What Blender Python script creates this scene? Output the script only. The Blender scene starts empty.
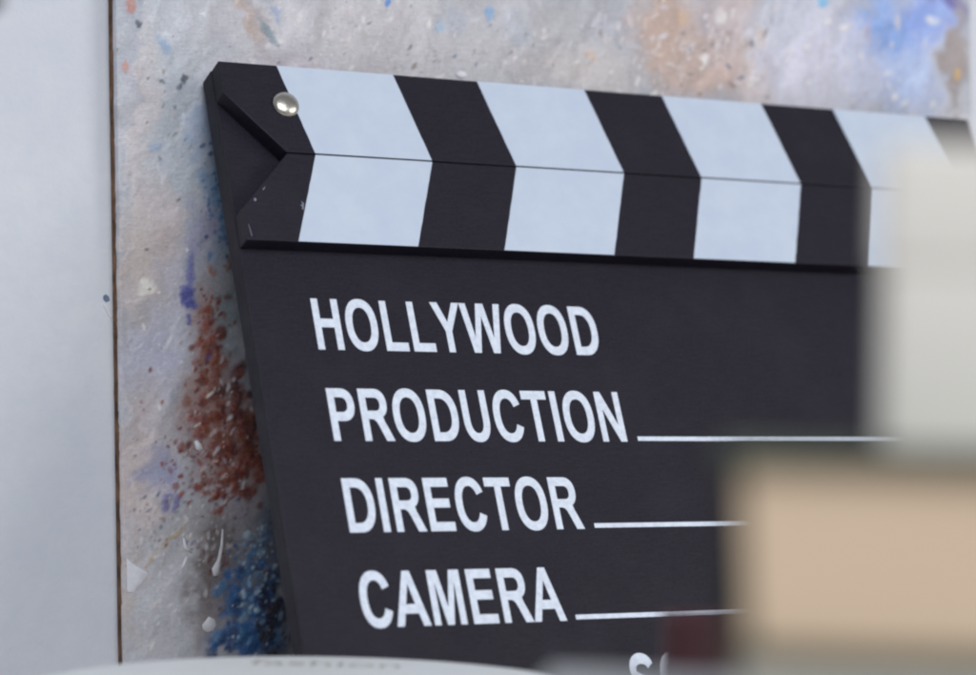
import bpy, bmesh, math, random
import numpy as np
from mathutils import Vector, Matrix
random.seed(7)
scene = bpy.context.scene
COL = scene.collection
S = 0.01                                   # all sizes below are written in centimetres

# ------------------------------------------------------------------ camera, light, exposure
cam_d = bpy.data.cameras.new("camera")
cam = bpy.data.objects.new("camera", cam_d); COL.objects.link(cam); scene.camera = cam
cam_d.sensor_width = 36.0
cam_d.lens = 2500 / 976 * 36
cam_d.clip_start = 0.01; cam_d.clip_end = 50
CAM = Vector((-30.891, -70.895, 13.627))
RIGHT = Vector((0.8846, -0.4656, 0.0246)); UP = Vector((-0.0218, 0.0115, 0.9997)); FWD = Vector((0.4658, 0.8849, 0.0))
m = Matrix((RIGHT.normalized(), UP.normalized(), -FWD.normalized())).transposed().to_4x4()
m.translation = CAM * S
cam.matrix_world = m
cam_d.dof.use_dof = True
cam_d.dof.focus_distance = 0.765
cam_d.dof.aperture_fstop = 7.1
cam_d.dof.aperture_blades = 0

world = bpy.data.worlds.new("World"); scene.world = world; world.use_nodes = True
bg = world.node_tree.nodes["Background"]
bg.inputs[0].default_value = (0.90, 0.93, 1.0, 1); bg.inputs[1].default_value = 0.22

def area(name, loc, target, size, size_y, power, color):
    d = bpy.data.lights.new(name, 'AREA'); d.shape = 'RECTANGLE'; d.size = size; d.size_y = size_y
    d.energy = power; d.color = color
    o = bpy.data.objects.new(name, d); COL.objects.link(o)
    o.location = Vector(loc)
    o.rotation_euler = (Vector(target) - Vector(loc)).to_track_quat('-Z', 'Y').to_euler()
    return o
# soft daylight from a big window behind the camera, weaker warm room light from the right
area("window_light", (-0.35, -1.95, 1.25), (0.05, 0.0, 0.14), 1.5, 1.1, 30, (0.95, 0.975, 1.0))
area("room_light", (1.5, -1.5, 0.7), (0.0, -0.1, 0.12), 1.0, 0.8, 13, (1.0, 0.96, 0.91))

scene.render.engine = 'CYCLES'
scene.cycles.filter_width = 2.3
scene.render.resolution_x = 1024; scene.render.resolution_y = 708
scene.view_settings.view_transform = 'Standard'
scene.view_settings.look = 'None'
scene.view_settings.exposure = 0.0
scene.view_settings.gamma = 1.0
scene.view_settings.use_curve_mapping = False

# ------------------------------------------------------------------ helpers
def lin(c, k=1.0):
    out = []
    for v in c:
        v /= 255.0
        v = v / 12.92 if v <= 0.04045 else ((v + 0.055) / 1.055) ** 2.4
        out.append(min(v * k, 0.92))
    return (*out, 1.0)

class NT:
    """small helper round a material's node tree"""
    def __init__(self, name, rough=0.5, spec=0.5, metallic=0.0):
        self.m = bpy.data.materials.new(name); self.m.use_nodes = True
        self.t = self.m.node_tree; self.b = self.t.nodes["Principled BSDF"]
        self.b.inputs["Roughness"].default_value = rough
        self.b.inputs["Specular IOR Level"].default_value = spec
        self.b.inputs["Metallic"].default_value = metallic
    def n(self, kind, **kw):
        n = self.t.nodes.new(kind)
        for k, v in kw.items(): setattr(n, k, v)
        return n
    def l(self, a, b): self.t.links.new(a, b)
    def cm(self):
        tc = self.n("ShaderNodeTexCoord"); v = self.n("ShaderNodeVectorMath", operation='SCALE')
        v.inputs[3].default_value = 100.0
        self.l(tc.outputs["Object"], v.inputs[0]); return v.outputs[0]
    def noise(self, vec, scale, detail=3.0, rough=0.55, color=False):
        n = self.n("ShaderNodeTexNoise"); n.inputs["Scale"].default_value = scale
        n.inputs["Detail"].default_value = detail; n.inputs["Roughness"].default_value = rough
        self.l(vec, n.inputs["Vector"]); return n.outputs["Color" if color else "Fac"]
    def ramp(self, fac, stops, interp='LINEAR'):
        r = self.n("ShaderNodeValToRGB"); r.color_ramp.interpolation = interp
        e = r.color_ramp.elements
        while len(e) < len(stops): e.new(0.5)
        for i, (p, c) in enumerate(stops):
            e[i].position = p; e[i].color = c
        self.l(fac, r.inputs[0]); return r.outputs[0]
    def mr(self, val, a, b, c=0.0, d=1.0, smooth=False):
        n = self.n("ShaderNodeMapRange"); n.clamp = True
        if smooth: n.interpolation_type = 'SMOOTHSTEP'
        for i, x in zip((1, 2, 3, 4), (a, b, c, d)): n.inputs[i].default_value = x
        self.l(val, n.inputs[0]); return n.outputs[0]
    def math(self, op, a, b=None):
        n = self.n("ShaderNodeMath", operation=op)
        for i, x in enumerate((a, b)):
            if x is None: continue
            if isinstance(x, (int, float)): n.inputs[i].default_value = x
            else: self.l(x, n.inputs[i])
        return n.outputs[0]
    def mix(self, fac, a, b, blend='MIX'):
        n = self.n("ShaderNodeMix", data_type='RGBA', blend_type=blend)
        for i, x in ((0, fac), (6, a), (7, b)):
            if isinstance(x, (int, float)): n.inputs[i].default_value = x
            elif isinstance(x, tuple): n.inputs[i].default_value = x
            else: self.l(x, n.inputs[i])
        return n.outputs[2]
    def bump(self, h, strength, dist):
        n = self.n("ShaderNodeBump"); n.inputs["Strength"].default_value = strength
        n.inputs["Distance"].default_value = dist
        self.l(h, n.inputs["Height"]); self.l(n.outputs[0], self.b.inputs["Normal"])
    def color(self, c):
        if isinstance(c, tuple): self.b.inputs["Base Color"].default_value = c
        else: self.l(c, self.b.inputs["Base Color"])

def simple(name, rgb, rough=0.5, spec=0.5, metallic=0.0, var=0.08, scale=3.0, bump=0.0, bscale=20.0, k=1.25):
    t = NT(name, rough, spec, metallic); P = t.cm()
    c = lin(rgb, k)
    lo = tuple(x * (1 - var) for x in c[:3]) + (1,); hi = tuple(min(1, x * (1 + var)) for x in c[:3]) + (1,)
    t.color(t.ramp(t.noise(P, scale, 5, 0.65), [(0.3, lo), (0.7, hi)]))
    if bump: t.bump(t.noise(P, bscale, 3), bump, 0.0005)
    return t.m

def link(name, me, mat, parent=None, loc=None):
    o = bpy.data.objects.new(name, me); COL.objects.link(o)
    if mat and not me.materials: me.materials.append(mat)
    if parent: o.parent = parent
    if loc is not None: o.location = Vector(loc) * S
    return o
def empty(name, loc, rz=0.0):
    o = bpy.data.objects.new(name, None); COL.objects.link(o); o.empty_display_size = 0.02
    o.location = Vector(loc) * S; o.rotation_euler = (0, 0, rz); return o
def tag(o, label=None, cat=None, group=None, kind=None):
    if label: o["label"] = label
    if cat: o["category"] = cat
    if group: o["group"] = group
    if kind: o["kind"] = kind
    return o
def done(bm, name, smooth=False):
    bmesh.ops.recalc_face_normals(bm, faces=bm.faces)
    me = bpy.data.meshes.new(name); bm.to_mesh(me); bm.free()
    if smooth:
        for p in me.polygons: p.use_smooth = True
    return me
def bevel_all(bm, w, seg=2, ang=0.5):
    es = [e for e in bm.edges if len(e.link_faces) == 2 and e.calc_face_angle(0) > ang]
    bmesh.ops.bevel(bm, geom=es, offset=w * S, segments=seg, affect='EDGES', profile=0.6)
def prism(pts, z0, z1, bev=0.0, seg=2):
    """polygon in x,y (cm) extruded from z0 to z1"""
    bm = bmesh.new()
    lo = [bm.verts.new((x * S, y * S, z0 * S)) for x, y in pts]
    hi = [bm.verts.new((x * S, y * S, z1 * S)) for x, y in pts]
    n = len(pts)
    bm.faces.new(lo[::-1]); bm.faces.new(hi)
    for i in range(n): bm.faces.new((lo[i], lo[(i + 1) % n], hi[(i + 1) % n], hi[i]))
    bmesh.ops.recalc_face_normals(bm, faces=bm.faces)
    if bev: bevel_all(bm, bev, seg)
    return bm
def box(x0, x1, y0, y1, z0, z1, bev=0.0, seg=2):
    return prism([(x0, y0), (x1, y0), (x1, y1), (x0, y1)], z0, z1, bev, seg)
def lathe(prof, n=64):
    """closed or open profile of (r, z) turned round z"""
    bm = bmesh.new(); rings = []
    for r, z in prof:
        if r < 1e-6: rings.append([bm.verts.new((0, 0, z * S))])
        else: rings.append([bm.verts.new((r * S * math.cos(2 * math.pi * i / n), r * S * math.sin(2 * math.pi * i / n), z * S)) for i in range(n)])
    for a, b in zip(rings, rings[1:]):
        for i in range(n):
            j = (i + 1) % n
            if len(a) == 1 and len(b) == 1: continue
            if len(a) == 1: bm.faces.new((a[0], b[i], b[j]))
            elif len(b) == 1: bm.faces.new((a[i], a[j], b[0]))
            else: bm.faces.new((a[i], a[j], b[j], b[i]))
    return bm
def smooth_by_angle(me, ang=0.6):
    for p in me.polygons: p.use_smooth = True
    bm = bmesh.new(); bm.from_mesh(me)
    for e in bm.edges:
        e.smooth = not (len(e.link_faces) == 2 and e.calc_face_angle(0) > ang)
    bm.to_mesh(me); bm.free()

# ------------------------------------------------------------------ materials
def wall_material():
    t = NT("painted_plaster", 0.75, 0.3); P = t.cm()
    c = t.ramp(t.noise(P, 0.12, 4, 0.55), [(0.3, lin((182, 186, 197), 1.36)), (0.7, lin((196, 199, 204), 1.36))])
    c = t.mix(t.mr(t.noise(P, 1.6, 5), 0.35, 0.7, 0, 0.4), c, lin((178, 184, 195), 1.36))
    t.color(c)
    t.bump(t.noise(P, 4.0, 3, 0.55), 0.18, 0.0012)
    return t.m

def painting_material():
    """pigment is laid on per point by paint_canvas(); nodes add fine grain, gloss and brush relief"""
    t = NT("abstract_oil_paint", 0.42, 0.45); P = t.cm()
    at_ = t.n("ShaderNodeAttribute"); at_.attribute_name = "pigment"
    g = t.noise(P, 11, 5, 0.7)
    c = t.mix(t.mr(g, 0.38, 0.62, 0.0, 0.09), at_.outputs["Color"], (0.80, 0.80, 0.84, 1))
    c = t.mix(t.mr(t.noise(P, 7, 4, 0.7), 0.45, 0.7, 0.0, 0.14), c, (0.14, 0.14, 0.18, 1))
    t.color(c)
    mp = t.n("ShaderNodeMapping"); mp.inputs["Rotation"].default_value = (0, 0, math.radians(-58)); mp.inputs["Scale"].default_value = (1.6, 6.0, 1)
    t.l(P, mp.inputs[0])
    h = t.math('ADD', t.noise(mp.outputs[0], 1.6, 4, 0.65), t.math('MULTIPLY', g, 0.7))
    t.bump(h, 0.28, 0.0008)
    t.l(t.mr(t.noise(P, 1.1, 4), 0.35, 0.7, 0.22, 0.55), t.b.inputs["Roughness"])
    return t.m

# patches of colour on the painting: x, y (cm), radii, turn, colour, strength, softness
DABS = [
    (-5.57, -7.51, 0.071, 12.867, 0, (196, 184, 186), 0.6, 0.5),
    (-5.28, -7.51, 0.052, 12.89, 0, (150, 146, 156), 0.35, 0.6),
    (-3.94, -0.74, 1.962, 4.32, 0, (170, 176, 186), 0.75, 0.7),
    (-4.76, -1.07, 0.453, 2.764, 0, (188, 178, 180), 0.5, 0.7),
    (-5.1, 1.38, 0.161, 2.143, 0, (150, 156, 172), 0.5, 0.6),
    (-4.82, -5.37, 0.713, 1.845, 0, (192, 178, 172), 0.6, 0.7),
    (-4.09, -4.29, 0.457, 1.544, 0, (186, 172, 172), 0.55, 0.7),
    (-2.38, -2.42, 0.467, 1.87, 8, (122, 148, 182), 0.7, 0.6),
    (-2.0, -4.13, 0.402, 1.407, 8, (104, 136, 172), 0.75, 0.6),
    (-2.79, -1.34, 0.398, 0.932, 10, (150, 165, 190), 0.6, 0.7),
    (-2.84, -4.6, 0.597, 0.933, 5, (150, 146, 178), 0.6, 0.7),
    (-3.93, -6.61, 0.59, 1.237, 0, (176, 172, 186), 0.5, 0.7),
    (-1.68, -7.27, 0.337, 2.195, -9, (128, 142, 150), 0.8, 0.5),
    (-4.55, -8.76, 0.813, 1.388, 0, (164, 164, 186), 0.6, 0.7),
    (-2.56, -7.72, 0.566, 1.435, -12, (136, 94, 84), 0.6, 0.8),
    (-2.25, -9.29, 0.669, 1.314, -10, (128, 84, 74), 0.6, 0.8),
    (-2.75, -9.27, 0.798, 0.811, 0, (156, 130, 124), 0.45, 0.8),
    (-1.87, -10.87, 1.075, 1.317, -8, (130, 88, 78), 0.58, 0.8),
    (-2.94, -10.98, 0.863, 1.06, 0, (150, 122, 118), 0.55, 0.8),
    (-1.35, -12.05, 0.677, 0.755, 0, (118, 78, 58), 0.55, 0.75),
    (-2.46, -12.25, 1.068, 0.688, 20, (150, 118, 112), 0.45, 0.8),
    (-4.75, -10.91, 0.714, 1.542, 0, (180, 172, 176), 0.7, 0.7),
    (-5.1, -12.44, 0.453, 1.847, 0, (190, 176, 174), 0.6, 0.7),
    (-4.6, -11.85, 0.325, 0.679, 0, (140, 144, 178), 0.6, 0.7),
    (-3.49, -14.23, 1.485, 0.995, 0, (158, 156, 160), 0.8, 0.6),
    (-1.81, -13.38, 0.875, 0.817, 0, (150, 144, 152), 0.7, 0.6),
    (-4.51, -16.34, 1.304, 1.702, 0, (182, 182, 190), 0.8, 0.6),
    (-5.24, -15.51, 0.259, 1.232, 0, (190, 178, 170), 0.5, 0.7),
    (-2.68, -15.22, 0.666, 1.407, -5, (108, 98, 98), 0.75, 0.6),
    (-2.87, -16.92, 0.399, 0.813, 0, (150, 142, 142), 0.6, 0.6),
    (-1.34, -15.93, 1.016, 1.734, -5, (80, 90, 112), 0.6, 0.7),
    (-0.8, -14.07, 0.477, 0.948, -5, (84, 96, 120), 0.7, 0.6),
    (-0.6, -16.46, 0.478, 1.584, -5, (38, 42, 70), 0.8, 0.6),
    (-1.7, -17.33, 1.147, 0.504, 0, (12, 88, 150), 0.95, 0.4),
    (-1.95, -16.05, 0.403, 0.566, 0, (30, 92, 152), 0.7, 0.5),
    (-1.15, -16.58, 0.339, 0.505, 0, (26, 80, 146), 0.7, 0.5),
    (2.37, 1.48, 4.226, 1.76, 0, (186, 182, 188), 0.6, 0.7),
    (0.62, 0.63, 1.38, 0.634, 0, (176, 170, 180), 0.6, 0.7),
    (-1.0, 2.15, 0.338, 1.255, 28, (150, 142, 146), 0.7, 0.6),
    (-1.3, 2.29, 0.169, 0.877, 20, (170, 150, 138), 0.5, 0.6),
    (0.02, 2.35, 0.856, 0.789, 20, (196, 194, 202), 0.6, 0.6),
    (5.23, 1.09, 2.548, 0.976, 0, (180, 178, 184), 0.6, 0.7),
    (9.33, 1.89, 2.287, 1.664, 0, (172, 170, 176), 0.7, 0.7),
    (8.77, 2.2, 0.682, 0.664, 10, (158, 166, 180), 0.5, 0.7),
    (11.25, 0.95, 1.947, 0.841, 0, (190, 184, 184), 0.6, 0.7),
    (14.23, 2.4, 1.126, 1.539, 12, (180, 154, 142), 0.75, 0.7),
    (16.04, 1.09, 1.477, 1.036, 10, (190, 164, 154), 0.7, 0.7),
    (16.89, 2.67, 1.656, 1.214, 10, (178, 162, 164), 0.6, 0.6),
    (17.96, 1.67, 0.754, 1.745, 8, (196, 174, 164), 0.6, 0.7),
    (15.24, 2.1, 0.569, 1.031, 12, (170, 150, 144), 0.6, 0.6),
    (20.25, 1.92, 2.145, 2.119, 0, (190, 190, 208), 0.8, 0.6),
    (19.4, 2.77, 1.701, 0.879, 0, (182, 186, 202), 0.6, 0.7),
    (24.42, 2.78, 1.971, 1.155, 20, (132, 160, 224), 0.8, 0.7),
    (25.55, 3.19, 1.178, 0.871, 0, (124, 152, 222), 0.5, 0.8),
    (24.4, 1.16, 1.613, 1.083, 0, (166, 184, 226), 0.75, 0.7),
    (22.41, 1.28, 0.878, 1.072, 0, (188, 192, 216), 0.6, 0.7),
    (26.37, 3.8, 0.822, 0.364, 0, (82, 76, 156), 0.75, 0.6),
    (26.81, 1.78, 0.413, 2.01, 0, (144, 134, 134), 0.85, 0.5),
    (20.78, 3.6, 0.518, 0.212, 0, (96, 170, 214), 0.7, 0.5),
    (23.31, 3.1, 0.886, 1.076, 0, (120, 160, 224), 0.6, 0.6),
]
SPOTS = [
    (-4.99, 2.42, 0.161, 0.245, 0, (172, 112, 96), 0.85, 0.4),
    (-5.21, 0.58, 0.113, 0.122, 0, (180, 124, 108), 0.8, 0.4),
    (-4.77, 1.91, 0.113, 0.107, -30, (44, 62, 74), 0.9, 0.35),
    (-4.09, 0.12, 0.114, 0.108, -20, (66, 82, 94), 0.85, 0.35),
    (-3.3, 0.23, 0.148, 0.124, 0, (16, 28, 44), 0.95, 0.3),
    (-3.47, 0.04, 0.115, 0.093, 0, (52, 66, 92), 0.85, 0.35),
    (-3.97, 1.23, 0.131, 0.339, 35, (120, 150, 186), 0.75, 0.6),
    (-4.28, -1.92, 0.228, 0.077, 20, (130, 154, 190), 0.7, 0.5),
    (-3.3, -6.56, 0.215, 0.404, 5, (36, 44, 132), 0.95, 0.35),
    (-3.19, -5.69, 0.149, 0.621, -4, (70, 72, 152), 0.75, 0.6),
    (-3.32, -7.27, 0.099, 0.14, 0, (42, 44, 134), 0.9, 0.35),
    (-3.11, -6.78, 0.232, 0.155, 0, (44, 50, 136), 0.8, 0.4),
    (-2.67, -8.34, 0.067, 0.312, -10, (50, 46, 118), 0.85, 0.4),
    (-2.46, -5.69, 0.1, 0.218, 10, (140, 92, 66), 0.8, 0.4),
    (-1.89, -5.54, 0.117, 0.188, 0, (134, 84, 44), 0.9, 0.35),
    (-2.12, -2.76, 0.067, 0.062, 0, (120, 84, 64), 0.8, 0.4),
    (-4.61, -6.23, 0.26, 0.216, 0, (222, 220, 214), 0.85, 0.4),
    (-4.58, -6.2, 0.065, 0.062, 0, (104, 58, 40), 0.9, 0.4),
    (-4.59, -5.06, 0.065, 0.062, 0, (90, 92, 104), 0.8, 0.4),
    (-4.19, -12.95, 0.131, 0.279, 0, (74, 66, 144), 0.75, 0.5),
    (-3.77, -12.91, 0.115, 0.279, -25, (78, 70, 146), 0.7, 0.5),
    (-3.99, -12.71, 0.197, 0.093, 0, (96, 90, 158), 0.6, 0.5),
    (3.74, 2.88, 0.143, 0.161, 0, (56, 124, 198), 0.95, 0.4),
    (7.46, 2.68, 0.149, 0.263, 0, (112, 158, 204), 0.8, 0.5),
    (5.61, 2.15, 0.183, 0.196, 0, (138, 176, 206), 0.7, 0.6),
    (11.29, 1.45, 0.195, 0.135, 0, (200, 166, 138), 0.6, 0.6),
    (6.16, 2.43, 0.331, 0.392, 20, (160, 172, 190), 0.5, 0.6),
    (-0.46, 1.79, 0.102, 0.566, 38, (88, 120, 136), 0.75, 0.5),
    (-0.21, 2.37, 0.137, 0.315, 35, (110, 140, 184), 0.6, 0.6),
    (16.48, 2.94, 0.247, 0.242, 0, (228, 224, 228), 0.75, 0.5),
    (15.8, 1.46, 0.164, 0.172, 0, (240, 234, 232), 0.85, 0.4),
    (14.92, 2.84, 0.162, 0.275, 0, (206, 172, 120), 0.4, 0.7),
    (26.8, 1.23, 0.138, 0.219, 0, (204, 164, 92), 0.85, 0.5),
    (18.13, 2.27, 0.252, 0.349, 0, (206, 178, 152), 0.4, 0.7),
    (16.84, 2.36, 0.165, 0.139, 0, (140, 112, 108), 0.6, 0.5),
    (22.77, 2.72, 0.132, 0.358, 0, (180, 150, 150), 0.5, 0.6),
    (25.64, 3.19, 0.272, 0.145, 0, (226, 234, 248), 0.8, 0.5),
    (-2.24, -13.05, 0.469, 0.069, 32, (118, 52, 36), 0.9, 0.4),
    (-1.53, -12.61, 0.236, 0.126, 20, (112, 40, 26), 0.9, 0.4),
    (-3.98, -13.98, 0.59, 0.062, 38, (176, 150, 104), 0.7, 0.5),
    (-4.65, -14.69, 0.325, 0.049, 50, (176, 154, 120), 0.6, 0.5),
]
CLUSTERS = [
    (-2.55, -6.94, 0.4, 0.686, 42, 1, 3.5, 'rust'),
    (-2.5, -8.19, 0.52, 0.812, 66, 1, 4.5, 'rust'),
    (-2.81, -9.12, 0.478, 0.499, 42, 1, 5, 'rust'),
    (-1.72, -9.62, 0.404, 0.69, 47, 1.5, 5.5, 'maroon'),
    (-1.46, -10.57, 0.486, 0.629, 57, 1.5, 6, 'maroon'),
    (-2.01, -11.18, 0.886, 0.878, 142, 1, 4.5, 'rust'),
    (-2.91, -10.67, 0.717, 0.873, 47, 1, 3.5, 'rust'),
    (-1.59, -12.04, 0.648, 0.566, 66, 1.5, 6, 'rust'),
    (-2.6, -12.5, 1.04, 0.438, 85, 0.8, 3.2, 'rust'),
    (-3.42, -11.59, 0.713, 0.746, 33, 0.8, 2.5, 'rust'),
    (-2.46, -14.13, 0.882, 0.939, 28, 0.7, 2.5, 'maroon'),
    (-4.39, -10.62, 0.626, 1.236, 11, 0.7, 2, 'rust'),
    (-1.34, -16.09, 0.745, 1.261, 103, 1, 5, 'blue'),
    (-1.7, -17.33, 0.81, 0.378, 57, 1.5, 6, 'blue'),
    (-0.92, -14.85, 0.408, 0.948, 46, 0.8, 3.5, 'blue'),
    (-0.61, -16.77, 0.41, 1.14, 57, 1.5, 6, 'navy'),
    (-2.3, -3.51, 0.334, 1.248, 51, 0.7, 2.5, 'blue'),
    (-1.91, -4.76, 0.235, 0.751, 28, 0.7, 2.5, 'blue'),
    (-0.91, -14.22, 0.408, 0.632, 29, 0.8, 3.2, 'ice'),
    (-1.17, -15.79, 0.679, 1.262, 80, 0.6, 2.6, 'ice'),
    (-2.99, -14.1, 1.328, 1.404, 84, 0.5, 2, 'pale'),
    (-4.05, -7.84, 0.982, 1.546, 35, 0.5, 1.8, 'pale'),
    (-2.11, -10.7, 0.804, 1.879, 49, 0.5, 2, 'pale'),
    (-4.11, -1.05, 1.175, 3.083, 42, 0.5, 1.6, 'pale'),
    (-4.34, -15.88, 0.915, 1.239, 42, 0.5, 1.8, 'pale'),
    (4.87, 1.57, 5.437, 1.298, 118, 0.6, 2.2, 'pale'),
    (13.62, 1.7, 2.798, 1.363, 77, 0.7, 2.6, 'pale'),
    (17.29, 2.0, 2.079, 1.252, 56, 0.7, 3, 'pale'),
    (22.85, 1.83, 3.086, 1.611, 56, 0.8, 2.8, 'pale'),
    (-4.3, -13.41, 0.98, 1.238, 51, 0.5, 1.6, 'dark'),
    (-4.11, -1.36, 0.979, 2.466, 23, 0.5, 1.4, 'dark'),
    (5.97, 1.6, 5.505, 1.307, 57, 0.5, 1.5, 'dark'),
    (15.64, 1.94, 2.451, 1.378, 34, 0.6, 1.8, 'dark'),
    (-1.49, -14.82, 0.845, 1.417, 69, 0.6, 2, 'dark'),
]
def lin3(c): return np.array(lin(c, 1.22)[:3])
def fbm(X, Y, scale, octs, seed, gain=0.55):
    """value noise on numpy arrays, about 0..1"""
    r = np.random.default_rng(seed); out = np.zeros_like(X); amp = 1.0; tot = 0.0
    for o in range(octs):
        g = r.random((256, 256)); x = X * scale + 37.7 * o + 100; y = Y * scale + 11.3 * o + 100
        xi = np.floor(x).astype(int); yi = np.floor(y).astype(int); fx = x - xi; fy = y - yi
        fx = fx * fx * (3 - 2 * fx); fy = fy * fy * (3 - 2 * fy)
        a = g[xi % 256, yi % 256]; b = g[(xi + 1) % 256, yi % 256]; c = g[xi % 256, (yi + 1) % 256]; d = g[(xi + 1) % 256, (yi + 1) % 256]
        out += amp * ((a * (1 - fx) + b * fx) * (1 - fy) + (c * (1 - fx) + d * fx) * fy); tot += amp; amp *= gain; scale *= 2.03
    return out / tot
def paint_canvas(x0, x1, y0, y1, step):
    """returns grid x, y, pigment colour (n, m, 3) and paint height (cm)"""
    nx, ny = int((x1 - x0) / step) + 1, int((y1 - y0) / step) + 1
    X, Y = np.meshgrid(np.linspace(x0, x1, nx), np.linspace(y0, y1, ny), indexing='ij')
    rg = np.random.default_rng(11)
    wx = X + (fbm(X, Y, 0.5, 3, 1) - 0.5) * 1.5 + (fbm(X, Y, 2.5, 4, 2) - 0.5) * 0.9
    wy = Y + (fbm(X, Y, 0.5, 3, 3) - 0.5) * 1.5 + (fbm(X, Y, 2.5, 4, 4) - 0.5) * 0.9
    fxw = X + (fbm(X, Y, 4.0, 4, 5) - 0.5) * 0.34; fyw = Y + (fbm(X, Y, 4.0, 4, 6) - 0.5) * 0.34
    def sstep(d, lo, hi):
        q = np.clip((d - lo) / (hi - lo), 0, 1); return q * q * (3 - 2 * q)
    # ground
    n1 = fbm(wx, wy, 0.35, 5, 7); ang = math.radians(58)
    u = wx * math.cos(ang) + wy * math.sin(ang); w = -wx * math.sin(ang) + wy * math.cos(ang)
    st = fbm(u * 0.35, w * 2.2, 1.0, 5, 8, 0.6)
    n1 = n1[..., None]; s_ = st[..., None]
    C = lin3((152, 156, 168)) * (1 - np.clip((n1 - 0.3) / 0.4, 0, 1)) + lin3((179, 179, 187)) * np.clip((n1 - 0.3) / 0.4, 0, 1)
    for x, y, rx, ry, rot, rgb, a, soft in DABS:
        t_ = math.radians(rot); dx, dy = wx - x, wy - y
        p = (dx * math.cos(t_) + dy * math.sin(t_)) / rx; q = (-dx * math.sin(t_) + dy * math.cos(t_)) / ry
        f = min(a * 1.25, 0.96) * (1 - sstep(np.sqrt(p * p + q * q), 1 - soft, 1 + soft))
        C += f[..., None] * (lin3(rgb) - C)
    # broad light and dark drags of the knife
    C *= 0.86 + 0.30 * np.clip((s_ - 0.25) / 0.5, 0, 1)
    H = 0.02 * st + 0.02 * fbm(X, Y, 1.6, 4, 9)
    def stamp(x, y, r, el, ang_, col, a, soft, h, bristle=0.0, rag=1.0):
        R = r * el * 1.9 + step
        i0, i1 = np.searchsorted(X[:, 0], (x - R, x + R)); j0, j1 = np.searchsorted(Y[0], (y - R, y + R))
        if i1 - i0 < 2 or j1 - j0 < 2: return
        sl = (slice(i0, i1), slice(j0, j1))
        dx, dy = X[sl] + rag * (fxw[sl] - X[sl]) - x, Y[sl] + rag * (fyw[sl] - Y[sl]) - y; c_, s2 = math.cos(ang_), math.sin(ang_)
        p = (dx * c_ + dy * s2) / (r * el); q = (-dx * s2 + dy * c_) / r
        f = 1 - sstep(np.sqrt(p * p + q * q), 1 - soft, 1 + soft)
        if bristle: f = f * (1 - bristle * rg.random((1, f.shape[1])) * rg.random(f.shape))
        C[sl] += (a * f)[..., None] * (np.asarray(col) - C[sl]); H[sl] += h * f
    # strokes in neighbouring tones
    for _ in range(5200):
        x, y = rg.uniform(x0, x1), rg.uniform(y0, y1)
        if x > 0.8 and y < -0.6: continue
        i, j = min(int((x - x0) / step), nx - 1), min(int((y - y0) / step), ny - 1)
        col = C[i, j] * (1 + rg.normal(0, 0.15)) + rg.normal(0, 0.012, 3)
        stamp(x, y, rg.uniform(0.025, 0.09), rg.uniform(1.5, 5), ang + rg.normal(0, 0.35), np.clip(col, 0.01, 0.9), rg.uniform(0.25, 0.75), 0.55, rg.uniform(0, 0.012), 0.5)
    for x, y, rx, ry, rot, rgb, a, soft in SPOTS:
        a *= 0.92; t_ = math.radians(rot); r = max(min(rx, ry), 0.06); el = max(max(rx, ry) / r, 1.0)
        stamp(x, y, r, el, t_ + (math.pi / 2 if ry > rx else 0), lin3(rgb), a, soft, 0.015)
    PAL = {'rust': [(120, 50, 36), (104, 38, 28), (132, 66, 50), (118, 60, 30), (88, 30, 26)], 'maroon': [(84, 30, 28), (96, 38, 32), (72, 28, 30), (104, 50, 40)],
           'blue': [(12, 80, 142), (28, 96, 154), (22, 54, 104), (64, 116, 162)], 'navy': [(28, 32, 62), (22, 28, 72), (40, 40, 58)],
           'ice': [(150, 184, 212), (176, 200, 220), (120, 160, 200)], 'pale': [(216, 214, 218), (204, 204, 212), (226, 222, 220), (200, 192, 192)],
           'dark': [(104, 102, 116), (120, 104, 98), (92, 104, 128)]}
    for x, y, rx, ry, n, r0, r1, kind in CLUSTERS:
        for _ in range(n):
            px, py = rg.normal(x, rx * 0.65), rg.normal(y, ry * 0.65)
            r = (r0 + (r1 - r0) * rg.random() ** 2.2) * 0.034 * (1 + max(px, 0) / 27 * 0.35)
            col = lin3(PAL[kind][rg.integers(len(PAL[kind]))])
            long_ = kind in ('pale', 'dark')
            stamp(px, py, r, rg.uniform(1, 3.2) if long_ else rg.uniform(1, 1.7), ang + rg.normal(0, 0.6), col, rg.uniform(0.25, 0.75) if kind == 'pale' else rg.uniform(0.5, 1.0), 0.5, r * 0.10 + 0.003, 0.0, 0.35)
    C *= (1 + rg.normal(0, 0.035, C.shape[:2]))[..., None]
    H += rg.normal(0, 0.0012, H.shape)
    return X, Y, np.clip(C, 0.004, 0.92), H

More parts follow.
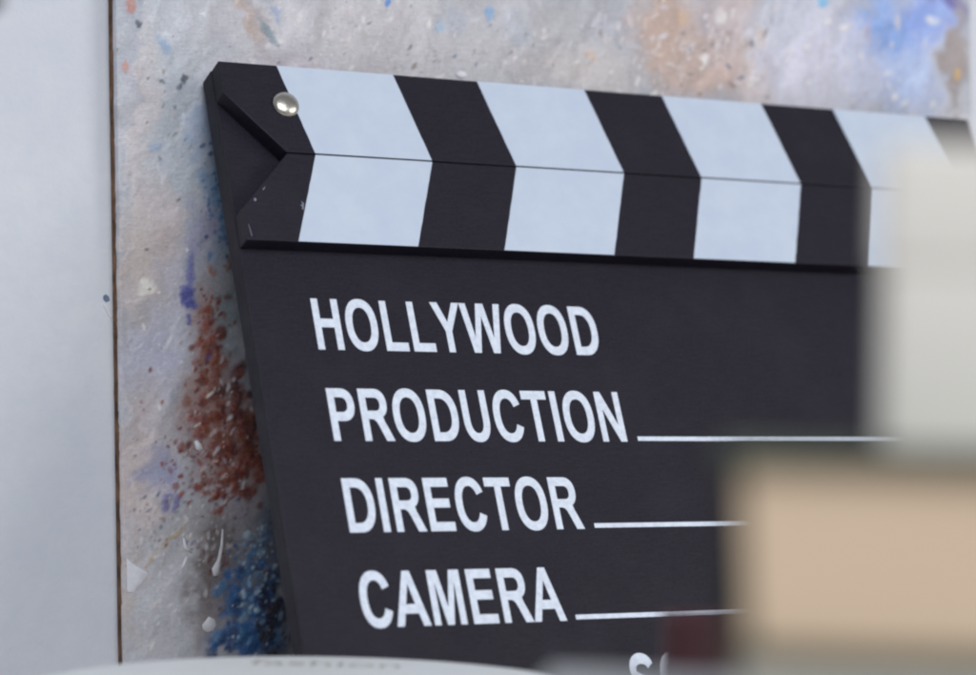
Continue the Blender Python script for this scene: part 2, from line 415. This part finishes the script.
M = {}
M['wall'] = wall_material()
M['painting'] = painting_material()
M['nick'] = simple("grey_filler", (98, 112, 132), 0.7, 0.2, var=0.2)
M['board_edge'] = simple("raw_board_edge", (104, 78, 60), 0.8, 0.2, var=0.75, scale=1.6, bump=0.3)
M['thick_paint'] = simple("thick_white_paint", (204, 204, 212), 0.4, 0.5, var=0.12)
def black_paint():
    t = NT("matt_black_paint", 0.55, 0.24); P = t.cm()
    mp = t.n("ShaderNodeMapping"); mp.inputs["Scale"].default_value = (0.6, 5.0, 1); t.l(P, mp.inputs[0])
    g = t.noise(mp.outputs[0], 3.0, 4, 0.6); f = t.noise(P, 10, 3, 0.75)
    c = t.mix(t.mr(f, 0.35, 0.7), (0.0070, 0.0058, 0.0130, 1), (0.0155, 0.0132, 0.0255, 1))
    c = t.mix(t.mr(g, 0.4, 0.7, 0, 0.35), c, (0.023, 0.020, 0.034, 1))
    c = t.mix(t.mr(t.noise(P, 0.35, 4, 0.6), 0.5, 0.75, 0, 0.35), c, (0.026, 0.023, 0.037, 1))
    c = t.mix(t.mr(t.noise(P, 14, 2, 0.8), 0.72, 0.78, 0, 0.35), c, (0.09, 0.085, 0.11, 1))
    t.color(c)
    t.bump(t.math('ADD', f, t.math('MULTIPLY', g, 0.6)), 0.25, 0.0004)
    t.l(t.mr(t.noise(P, 0.6, 3), 0.3, 0.7, 0.46, 0.62), t.b.inputs["Roughness"])
    return t.m
M['black'] = black_paint()
def white_paint():
    t = NT("white_stripe_paint", 0.45, 0.4); P = t.cm()
    c = t.ramp(t.noise(P, 0.9, 4, 0.6), [(0.3, lin((177, 189, 209), 1.18)), (0.7, lin((186, 197, 213), 1.18))])
    c = t.mix(t.mr(t.noise(P, 6, 4, 0.7), 0.55, 0.75, 0, 0.25), c, lin((170, 182, 202), 1.2))
    t.color(c); t.bump(t.noise(P, 16, 3, 0.6), 0.2, 0.0003)
    return t.m
M['white'] = white_paint()
M['ink'] = simple("white_print", (200, 209, 228), 0.5, 0.4, var=0.14, scale=5.0, k=1.2)
M['scuff'] = simple("bare_scuff", (112, 114, 130), 0.7, 0.3, var=0.4, scale=12)
M['rivet'] = simple("nickel_rivet", (200, 196, 188), 0.30, 0.5, 1.0, var=0.06, scale=6, bump=0.15, bscale=9, k=1.0)
M['lid_white'] = simple("white_card", (208, 211, 217), 0.5, 0.4, var=0.03, scale=1.0, k=1.38)
M['gold_print'] = simple("olive_gold_print", (166, 165, 158), 0.5, 0.4, var=0.1)
def pages():
    t = NT("page_edges", 0.8, 0.2); P = t.cm()
    mp = t.n("ShaderNodeMapping"); mp.inputs["Scale"].default_value = (0.15, 0.15, 40); t.l(P, mp.inputs[0])
    c = t.ramp(t.noise(mp.outputs[0], 1.0, 4, 0.7), [(0.3, lin((200, 176, 150), 1.2)), (0.7, lin((216, 194, 170), 1.2))])
    t.color(c); return t.m
M['pages'] = pages()
M['green_cover'] = simple("green_cloth_cover", (66, 76, 64), 0.8, 0.2, var=0.15, scale=8, bump=0.3, bscale=60)
M['red_cover'] = simple("dark_red_cover", (62, 36, 42), 0.7, 0.3, var=0.15, scale=8, bump=0.3, bscale=60)
M['olive_cover'] = simple("olive_cloth_cover", (122, 120, 104), 0.8, 0.2, var=0.12, scale=8, bump=0.3, bscale=60)
M['grey_cover'] = simple("pale_grey_cover", (176, 178, 182), 0.6, 0.3, var=0.06)
M['white_pages'] = simple("white_page_edges", (205, 202, 194), 0.85, 0.2, var=0.08, scale=4)
M['porcelain'] = simple("white_card_paper", (216, 212, 205), 0.6, 0.3, var=0.03, k=1.3)
M['lamp_dark'] = simple("dark_lamp_metal", (58, 66, 78), 0.5, 0.4, var=0.1)
M['shelf'] = simple("pale_shelf_board", (188, 182, 172), 0.6, 0.3, var=0.12, scale=0.6)

# ------------------------------------------------------------------ setting
WALL_Y = 2.74; NX, NZ = -5.46, 14.5
me = done(box(-90, 110, WALL_Y, WALL_Y + 4, -2.0, 120), "wall")
tag(link("wall", me, M['wall']), kind="structure")
me = done(box(-60, 70, -60, WALL_Y - 0.05, -2.5, 0.0, 0.2), "shelf")
tag(link("shelf", me, M['shelf']), kind="structure")

wall = bpy.data.objects["wall"]
bm = prism([(NX - 0.10, NZ + 0.10), (NX - 0.02, NZ + 0.17), (NX + 0.08, NZ + 0.10), (NX + 0.12, NZ - 0.02), (NX + 0.0, NZ - 0.08), (NX - 0.09, NZ)], 0.0, 0.03, 0.01, 1)
bmesh.ops.rotate(bm, verts=bm.verts, cent=(0, 0, 0), matrix=Matrix.Rotation(math.pi / 2, 3, 'X'))
link("plaster_nick", done(bm, "plaster_nick"), M['nick'], wall, (0, WALL_Y, 0))
bm = prism([(NX - 0.10, NZ - 0.16), (NX - 0.02, NZ - 0.12), (NX + 0.2, NZ - 0.5), (NX + 0.18, NZ - 0.6), (NX + 0.06, NZ - 0.44)], 0.0, 0.04, 0.012, 1)
bmesh.ops.rotate(bm, verts=bm.verts, cent=(0, 0, 0), matrix=Matrix.Rotation(math.pi / 2, 3, 'X'))
link("plaster_ridge", done(bm, "plaster_ridge"), M['thick_paint'], wall, (0, WALL_Y, 0))

# ------------------------------------------------------------------ painting hung flat on the wall
LEAN = math.radians(2.39)            # it hangs a little crooked
PX0, PX1, PB, PT = -5.567, 27.44, -20.60, 6.3
pt = empty("painting", (0, 2.168, 21.31))
pt.rotation_euler = (0, -LEAN, 0)
tag(pt, "unframed abstract painting in grey, rust and blue hanging slightly crooked behind the clapperboard", "painting")
def upright(bm):          # x, y of a prism become x, z ; extrusion goes towards the viewer (-y)
    bmesh.ops.rotate(bm, verts=bm.verts, cent=(0, 0, 0), matrix=Matrix.Rotation(math.pi / 2, 3, 'X'))
    return bm
# the raw board behind, its left edge slightly chipped
rng = random.Random(3)
edge = []
y = PB
while y < PT:
    edge.append((PX0 + 0.03 + rng.uniform(-0.008, 0.008), y)); y += rng.uniform(0.25, 0.9)
edge.append((PX0 + 0.02, PT))
bm = upright(prism([(PX1, PB)] + [(PX1, PT)] + edge[::-1], -0.54, -0.12))
bd = link("board", done(bm, "board"), M['board_edge'], pt)
# paint layer: a fine sheet carrying the pigment and its relief, lying on the board
gx, gy, pig, hgt = paint_canvas(PX0 + 0.02, PX1 - 0.03, PB + 0.03, PT - 0.02, 0.05)
nx, ny = gx.shape
hz = hgt - hgt.min()
hz[0, :] = -0.12; hz[-1, :] = -0.12; hz[:, 0] = -0.12; hz[:, -1] = -0.12          # rolled over the edge onto the board
gx[0, :] += np.interp(gy[0], np.sort(np.random.default_rng(4).uniform(PB, PT, 90)), np.random.default_rng(5).uniform(-0.012, 0.02, 90))
co = np.stack([gx * S, gy * S, hz * S], -1).reshape(-1, 3).astype(np.float32)
idx = np.arange(nx * ny).reshape(nx, ny)
quads = np.stack([idx[:-1, :-1], idx[1:, :-1], idx[1:, 1:], idx[:-1, 1:]], -1).reshape(-1, 4).astype(np.int32)
me = bpy.data.meshes.new("paint_layer")
me.vertices.add(len(co)); me.vertices.foreach_set("co", co.ravel())
me.loops.add(quads.size); me.loops.foreach_set("vertex_index", quads.ravel())
me.polygons.add(len(quads)); me.polygons.foreach_set("loop_start", np.arange(0, quads.size, 4, dtype=np.int32))
me.polygons.foreach_set("use_smooth", np.ones(len(quads), dtype=bool))
me.update(calc_edges=True)
ca = me.color_attributes.new("pigment", 'FLOAT_COLOR', 'POINT')
ca.data.foreach_set("color", np.concatenate([pig.reshape(-1, 3), np.ones((nx * ny, 1))], 1).astype(np.float32).ravel())
layer = link("paint_layer", me, M['painting'], pt)
layer.rotation_euler = (math.pi / 2, 0, 0)
# thick drips and flakes of white paint standing proud
def ribbon(pts, widths, h):
    bm = bmesh.new(); rows = []
    for i, (x, y) in enumerate(pts):
        a = pts[max(i - 1, 0)]; b = pts[min(i + 1, len(pts) - 1)]
        d = Vector((b[0] - a[0], b[1] - a[1])).normalized(); nx, ny = -d.y, d.x; w = widths[i]
        rows.append([bm.verts.new(((x + nx * w * s) * S, (y + ny * w * s) * S, (z * h) * S)) for s, z in ((-1, 0.02), (-0.5, 0.8), (0.5, 0.8), (1, 0.02))])
    for a, b in zip(rows, rows[1:]):
        for j in range(3): bm.faces.new((a[j], a[j + 1], b[j + 1], b[j]))
    bm.faces.new(rows[0]); bm.faces.new(rows[-1][::-1])
    return done(bm, "paint_drip", True)
def drip(pts, widths, h=0.05):
    o = link("paint_drip", ribbon(pts, widths, h), M['thick_paint'], pt)
    o.rotation_euler = (math.pi / 2, 0, 0); o.location = (0, -0.035 * S, 0); return o
drip([(-2.25, -13.8), (-2.28, -14.3), (-2.38, -14.75), (-2.5, -15.05), (-2.5, -15.25)], [0.02, 0.05, 0.06, 0.13, 0.08])
drip([(-3.55, -14.0), (-3.5, -14.3), (-3.3, -14.45)], [0.03, 0.06, 0.03])
drip([(-3.45, -14.6), (-3.55, -14.85), (-3.62, -15.0)], [0.05, 0.06, 0.02])
drip([(-3.1, -11.0), (-3.0, -11.2), (-2.9, -11.3)], [0.06, 0.11, 0.05])
def flake(pts):
    bm = bmesh.new(); n = len(pts); cx_ = sum(p[0] for p in pts) / n; cy_ = sum(p[1] for p in pts) / n
    o_ = [bm.verts.new((x * S, y * S, 0.002 * S)) for x, y in pts]
    i_ = [bm.verts.new(((cx_ + (x - cx_) * 0.8) * S, (cy_ + (y - cy_) * 0.8) * S, 0.03 * S)) for x, y in pts]
    for k in range(n): bm.faces.new((o_[k], o_[(k + 1) % n], i_[(k + 1) % n], i_[k]))
    bm.faces.new(i_)
    o = link("paint_flake", done(bm, "paint_flake", True), M['thick_paint'], pt); o.rotation_euler = (math.pi / 2, 0, 0); o.location = (0, -0.035 * S, 0)
flake([(-5.42, -14.5), (-5.3, -14.62), (-5.1, -14.78), (-4.78, -14.98), (-4.74, -15.08), (-4.95, -15.35), (-5.05, -15.42), (-5.2, -15.6), (-5.42, -15.55)])
flake([(-2.75, -16.5), (-2.55, -16.62), (-2.5, -16.8), (-2.6, -16.95), (-2.8, -17.0), (-2.95, -16.9), (-2.98, -16.75), (-2.85, -16.62)])
flake([(6.2, 0.55), (6.4, 0.5), (6.55, 0.6), (6.5, 0.72), (6.3, 0.76), (6.15, 0.68)])

# ------------------------------------------------------------------ clapperboard
# board frame: x along the sticks, y up the slate, z out of the slate's face
BO = Vector((0, 0, 18.865)); V = Vector((0, 0.4361, 0.8999)); N = Vector((0, -0.8999, 0.4361))
BASE_Y = -20.6
X0, X1 = -2.76, 26.15
HU, HL, GAP, ST = 3.075, 3.046, 0.035, 0.60
cb = empty("clapperboard", (0, 0, 0))
mw = Matrix(((1, 0, 0), (0, V.y, N.y), (0, V.z, N.z))).to_4x4()
base = BO + V * BASE_Y
mw.translation = base * S
cb.matrix_world = mw
tag(cb, "black wooden clapperboard with white chevron stripes and white lettering", "clapperboard")
def B(pts): return [(x, y - BASE_Y) for x, y in pts]
slate = link("slate", done(prism(B([(X0, BASE_Y), (X1, BASE_Y), (X1, HU), (X0, HU)]), -0.75, 0.0, 0.045, 2), "slate"), M['black'], cb)
upper = link("upper_stick", done(prism(B([(-0.945, 0), (X1 - 0.02, 0), (X1 - 0.02, HU - 0.005), (X0 + 0.03, HU - 0.005), (X0 + 0.03, 1.95)]), 0.004, ST, 0.035, 2), "upper_stick"), M['black'], cb)
lower = link("lower_stick", done(prism(B([(-0.945, -GAP), (X0 + 0.03, -2.03), (X0 + 0.03, -GAP - HL), (X1 - 0.02, -GAP - HL), (X1 - 0.02, -GAP)]), 0.004, ST, 0.035, 2), "lower_stick"), M['black'], cb)
SU, SL, WW = 0.2617, 0.3465, 3.993
def wobble(a, b, n=14, amp=0.007):
    out = []
    for i in range(n + 1):
        f = i / n; j = rng.uniform(-amp, amp) if 0 < i < n else 0
        out.append((a[0] + (b[0] - a[0]) * f + j, a[1] + (b[1] - a[1]) * f))
    return out
for k in range(4):
    a, b = 7 * k, 7 * k + WW
    t0, t1 = 0.012, HU - 0.02
    poly = wobble((b, t0), (b - SU * t1, t1)) + wobble((a - SU * t1, t1), (a, t0))
    link("white_stripe", done(prism(B(poly), ST - 0.01, ST + 0.010), "white_stripe"), M['white'], upper)
    t0, t1 = -GAP - 0.012, -GAP - HL + 0.015
    poly = wobble((b, t0), (b + SL * t1, t1)) + wobble((a + SL * t1, t1), (a, t0))
    link("white_stripe", done(prism(B(poly[::-1]), ST - 0.01, ST + 0.010), "white_stripe"), M['white'], lower)
# rivet: a domed head
prof = [(0.44, 0.0), (0.44, 0.03), (0.425, 0.07), (0.38, 0.115), (0.30, 0.155), (0.2, 0.18), (0.1, 0.193), (0.0, 0.196)]
rv = link("rivet", done(lathe(prof, 40), "rivet", True), M['rivet'], upper, (-0.72, 1.667 - BASE_Y, ST))
# scuffs where the black is chipped
def chip(pts, z=ST, parent=lower):
    link("paint_chip", done(prism(B(pts), z - 0.005, z + 0.006), "paint_chip"), M['scuff'], parent)
chip([(-0.67, -1.75), (-0.755, -1.68), (-0.72, -1.79), (-0.80, -1.82), (-0.74, -1.88), (-0.78, -1.96), (-0.72, -1.97), (-0.735, -2.1)])
chip([(-2.30, -1.70), (-2.25, -1.65), (-2.21, -1.70), (-2.24, -1.77), (-2.29, -1.77)])
chip([(-1.96, -1.36), (-1.87, -1.25), (-1.86, -1.27), (-1.94, -1.38)])
chip([(-2.61, -2.55), (-2.595, -2.56), (-2.545, -2.95), (-2.56, -2.97)])

# lettering drawn as outlines (units: 1/1000 em)
def arc(cx, cy, rx, ry, a0, a1, n=16, p=2.25):
    out = []
    for i in range(n + 1):
        a = math.radians(a0 + (a1 - a0) * i / n); c, s = math.cos(a), math.sin(a)
        out.append((cx + rx * math.copysign(abs(c) ** (2 / p), c), cy + ry * math.copysign(abs(s) ** (2 / p), s)))
    return out
def stroke(pts, w):
    l, r = [], []
    for i, (x, y) in enumerate(pts):
        a = pts[max(i - 1, 0)]; b = pts[min(i + 1, len(pts) - 1)]
        d = Vector((b[0] - a[0], b[1] - a[1])).normalized()
        l.append((x - d.y * w / 2, y + d.x * w / 2)); r.append((x + d.y * w / 2, y - d.x * w / 2))
    return l + r[::-1]
s_spine = arc(330, 522, 205, 136, 15, 180, 12, 2.1) + [(128, 470), (170, 428), (250, 396), (345, 370), (450, 335), (522, 285), (548, 225), (545, 180)] \
    + arc(332, 192, 214, 134, -12, -165, 12, 2.1)
GL = {
 'H': (722, [[(73,0),(73,716),(218,716),(218,434),(501,434),(501,716),(646,716),(646,0),(501,0),(501,313),(218,313),(218,0)]]),
 'L': (611, [[(77,0),(77,712),(221,712),(221,121),(581,121),(581,0)]]),
 'Y': (667, [[(261,0),(261,301),(0,716),(168,716),(336,433),(501,716),(667,716),(405,300),(405,0)]]),
 'W': (944, [[(174,0),(3,716),(151,716),(259,224),(390,716),(562,716),(687,216),(797,716),(943,716),(769,0),(615,0),(473,535),(331,0)]]),
 'O': (778, [arc(389,358,346,370,0,354,44), arc(389,358,197,247,0,352,40)]),
 'D': (722, [[(73,0),(73,716)] + arc(330,358,354,358,90,-90,26), [(218,121),(218,595)] + arc(310,358,226,237,90,-90,22)]),
 'P': (667, [[(73,0),(73,716)] + arc(360,493,262,223,90,-90,22) + [(218,270),(218,0)], [(218,391),(218,595)] + arc(345,493,127,102,90,-90,16)]),
 'R': (722, [[(73,0),(73,716)] + arc(410,513,243,203,90,-62,20) + [(560,260),(610,180),(712,0),(536,0),(430,190),(385,258),(340,290),(300,299),(218,299),(218,0)],
             [(218,413),(218,595)] + arc(395,504,108,91,90,-90,16)]),
 'U': (722, [[(72,716),(217,716)] + arc(361,300,144,188,180,360,18) + [(506,716),(650,716)] + arc(361,310,289,322,0,-180,24)]),
 'C': (722, [arc(374,358,328,370,24,337,40) + arc(374,358,178,247,-26,-332,34)]),
 'T': (611, [[(234,0),(234,595),(21,595),(21,716),(591,716),(591,595),(379,595),(379,0)]]),
 'I': (278, [[(68,0),(68,716),(213,716),(213,0)]]),
 'N': (722, [[(73,0),(73,716),(214,716),(507,238),(507,716),(641,716),(641,0),(496,0),(207,467),(207,0)]]),
 'E': (667, [[(73,0),(73,716),(604,716),(604,595),(218,595),(218,436),(577,436),(577,315),(218,315),(218,121),(617,121),(617,0)]]),
 'A': (722, [[(718,0),(561,0),(498,163),(212,163),(153,0),(0,0),(279,716),(432,716)], [(450,283),(353,549),(257,283)]]),
 'M': (833, [[(70,0),(70,716),(287,716),(416,228),(545,716),(762,716),(762,0),(627,0),(627,564),(485,0),(345,0),(204,564),(204,0)]]),
 'S': (667, [stroke(s_spine, 142)]),
}
EM, KX, XT = 2.356, 0.6494, -0.824
def word_mesh(word, em, kx):
    cu = bpy.data.curves.new("word", 'CURVE'); cu.dimensions = '2D'; cu.fill_mode = 'BOTH'; cu.extrude = 0.004 * S
    x = 0
    for ch in word:
        adv, loops = GL[ch]
        for lp in loops:
            sp = cu.splines.new('POLY'); sp.points.add(len(lp) - 1); sp.use_cyclic_u = True
            for i, (px, py) in enumerate(lp):
                sp.points[i].co = ((x + px) / 1000 * em * kx * S, py / 1000 * em * S, 0, 1)
        x += adv
    tmp = bpy.data.objects.new("word_tmp", cu); COL.objects.link(tmp)
    bpy.context.view_layer.update()
    me = bpy.data.meshes.new_from_object(tmp.evaluated_get(bpy.context.evaluated_depsgraph_get()))
    bpy.data.objects.remove(tmp); bpy.data.curves.remove(cu)
    me.materials.clear()
    return me
ROWS = (("HOLLYWOOD", XT, -6.3565, None), ("PRODUCTION", XT, -9.3095, 9.68), ("DIRECTOR", XT, -12.1828, 7.46), ("CAMERA", XT, -15.0758, 6.16), ("SCENE", 7.55, -17.88, None))
for w, x, y, ln in ROWS:
    me = word_mesh(w, EM, KX * (0.982 if w == "HOLLYWOOD" else 0.995)); me.name = "lettering"
    o = link("lettering", me, M['ink'], slate, (x, y - BASE_Y, 0.006))
    tag(o, "white printed word " + w)
    if ln:
        y0 = y + 0.03
        link("writing_line", done(prism(B([(ln, y0), (24.9, y0), (24.9, y0 + 0.145), (ln, y0 + 0.145)]), 0.001, 0.010), "writing_line"), M['ink'], slate)

# ------------------------------------------------------------------ foreground things
YAW = math.atan2(-0.4656, 0.8846)
def at(side, height, depth):       # position from camera-aligned offsets, in cm, height above the shelf
    p = CAM + FWD * depth + Vector((0.8849, -0.4658, 0)) * side
    return Vector((p.x, p.y, height))

def book(name, label, cat, loc, yaw, w, d, h, cover, page, over=0.35, ct=0.25, lean=0.0, group=None):
    """a hardback lying flat: origin at its near left bottom corner; spine at the far side"""
    b = empty(name, loc, yaw); tag(b, label, cat, group)
    bm = box(0, w, 0, d, ct + 0.003, h - ct - 0.003, 0.0)
    for v in bm.verts:                                   # page block slumped a little sideways
        if v.co.z > h * S / 2: v.co.x -= lean * S
    bmesh.ops.subdivide_edges(bm, edges=bm.edges, cuts=3, use_grid_fill=True)
    link("page_block", done(bm, "page_block"), page, b)
    link("cover", done(box(-over, w + over, -over, d + 0.5, 0, ct, 0.06), "cover"), cover, b)
    link("cover", done(box(-over - lean, w + over - lean, -over, d + 0.5, h - ct, h, 0.06), "cover"), cover, b)
    link("spine", done(box(-over - lean / 2, w + over - lean / 2, d + 0.503, d + 0.75, 0.0, h, 0.08), "spine"), cover, b)
    return b
TURN = YAW - 0.11
H1 = 4.19
book("closed_book", "pale grey hardback at the bottom of the foreground book stack", "book", at(0.3, 0.0, 28.5), TURN + 0.02, 14.5, 11.3, H1, M['grey_cover'], M['white_pages'])
book("closed_book", "pale grey hardback lying second from the bottom of the foreground stack", "book", at(0.2, H1, 28.4), TURN, 14.2, 10.9, H1, M['grey_cover'], M['white_pages'])
T2 = 2 * H1
book("closed_book", "olive hardback lying on the two pale grey books", "book", at(3.15, T2, 29.6), TURN, 11.8, 9.9, 0.75, M['olive_cover'], M['white_pages'], over=0.1, ct=0.12)
book("closed_book", "thin olive hardback directly under the green book with beige pages", "book", at(3.12, T2 + 0.75, 30.1), TURN, 11.6, 3.4, 0.77, M['olive_cover'], M['white_pages'], over=0.1, ct=0.12)
HB = T2 + 1.52
GT = 12.32
book("closed_book", "small green hardback with beige page edges carrying the white card box", "book", at(3.24, HB, 30.0), TURN, 11.5, 3.6, GT - HB, M['green_cover'], M['pages'], over=0.30, ct=0.11, lean=0.15)
# dark red hardback standing upright on the shelf
rb = empty("standing_book", at(3.95, 0, 50.0), YAW); tag(rb, "small dark red hardback standing upright on the shelf", "book")
h = 8.09
link("cover", done(box(0, 5.2, 0, 0.22, 0, h, 0.05), "cover"), M['red_cover'], rb)
link("cover", done(box(0, 5.2, 1.6, 1.82, 0, h, 0.05), "cover"), M['red_cover'], rb)
link("spine", done(box(-0.24, -0.003, 0, 1.82, 0, h, 0.08), "spine"), M['red_cover'], rb)
link("page_block", done(box(0.0, 5.0, 0.223, 1.597, 0.15, h - 0.25), "page_block"), M['white_pages'], rb)
# white card box on the green book
cup = empty("card_box", at(4.93, GT + 0.002, 31.7), YAW - 0.16); tag(cup, "small white card box with a lift-off lid standing on the green book", "box")
link("box_body", done(box(0.06, 4.94, 0.06, 2.34, 0.0, 2.9, 0.12, 3), "box_body", True), M['porcelain'], cup)
smooth_by_angle(cup.children[0].data)
link("lid", done(box(0.0, 5.0, 0.0, 2.4, 2.3, 3.92, 0.16, 3), "lid", True), M['porcelain'], cup)
smooth_by_angle(cup.children[1].data)

# round white box whose lid carries gold print
bx = empty("round_box", at(-3.75, 0, 60.9), YAW); tag(bx, "low round white box with gold lettering on its lid", "box")
RB, HBX = 7.9, 4.78
link("box_body", done(lathe([(0, 0), (RB - 0.25, 0), (RB - 0.2, 0.05), (RB - 0.2, HBX - 0.5), (RB - 0.3, HBX - 0.45), (0, HBX - 0.45)], 96), "box_body"), M['lid_white'], bx)
smooth_by_angle(bx.children[0].data)
lid = link("lid", done(lathe([(RB - 0.16, HBX - 2.2), (RB, HBX - 2.2), (RB, HBX - 0.28), (RB - 0.05, HBX - 0.12), (RB - 0.16, HBX - 0.03), (RB - 0.3, HBX), (0, HBX), (0, HBX - 0.3), (RB - 0.16, HBX - 0.3), (RB - 0.16, HBX - 2.2)], 128), "lid"), M['lid_white'], bx)
smooth_by_angle(lid.data, 0.9)
tc = bpy.data.curves.new("print_tmp", 'FONT'); tc.body = "fashion"; tc.size = 1.45 * S; tc.extrude = 0.003 * S; tc.align_x = 'CENTER'
to = bpy.data.objects.new("print_tmp", tc); COL.objects.link(to); bpy.context.view_layer.update()
me = bpy.data.meshes.new_from_object(to.evaluated_get(bpy.context.evaluated_depsgraph_get()))
bpy.data.objects.remove(to); bpy.data.curves.remove(tc); me.materials.clear(); me.name = "lettering"
link("lettering", me, M['gold_print'], lid, (-0.35, 5.55, HBX + 0.005))

# lamp with a dark shade reaching in at the upper corner
lp = empty("table_lamp", at(-14.5, 0.0, 47.0), YAW); tag(lp, "dark table lamp with a wide shade on the shelf", "lamp")
me = done(lathe([(0, 0), (2.6, 0), (2.6, 0.5), (2.3, 0.8), (0.5, 1.0), (0, 1.0)], 40), "lamp_base"); smooth_by_angle(me); link("lamp_base", me, M['lamp_dark'], lp)
link("stem", done(lathe([(0, 1.0), (0.35, 1.0), (0.35, 23.0), (0, 23.0)], 20), "stem", True), M['lamp_dark'], lp)
prof = [(5.15, 19.78), (5.1, 20.1), (4.6, 22.0), (3.4, 24.0), (1.4, 25.0), (0, 25.2), (0, 24.9), (1.3, 24.7), (3.2, 23.7), (4.35, 21.9), (4.85, 19.9), (4.95, 19.78), (5.15, 19.78)]
link("lamp_shade", done(lathe(prof, 56), "lamp_shade", True), M['lamp_dark'], lp)
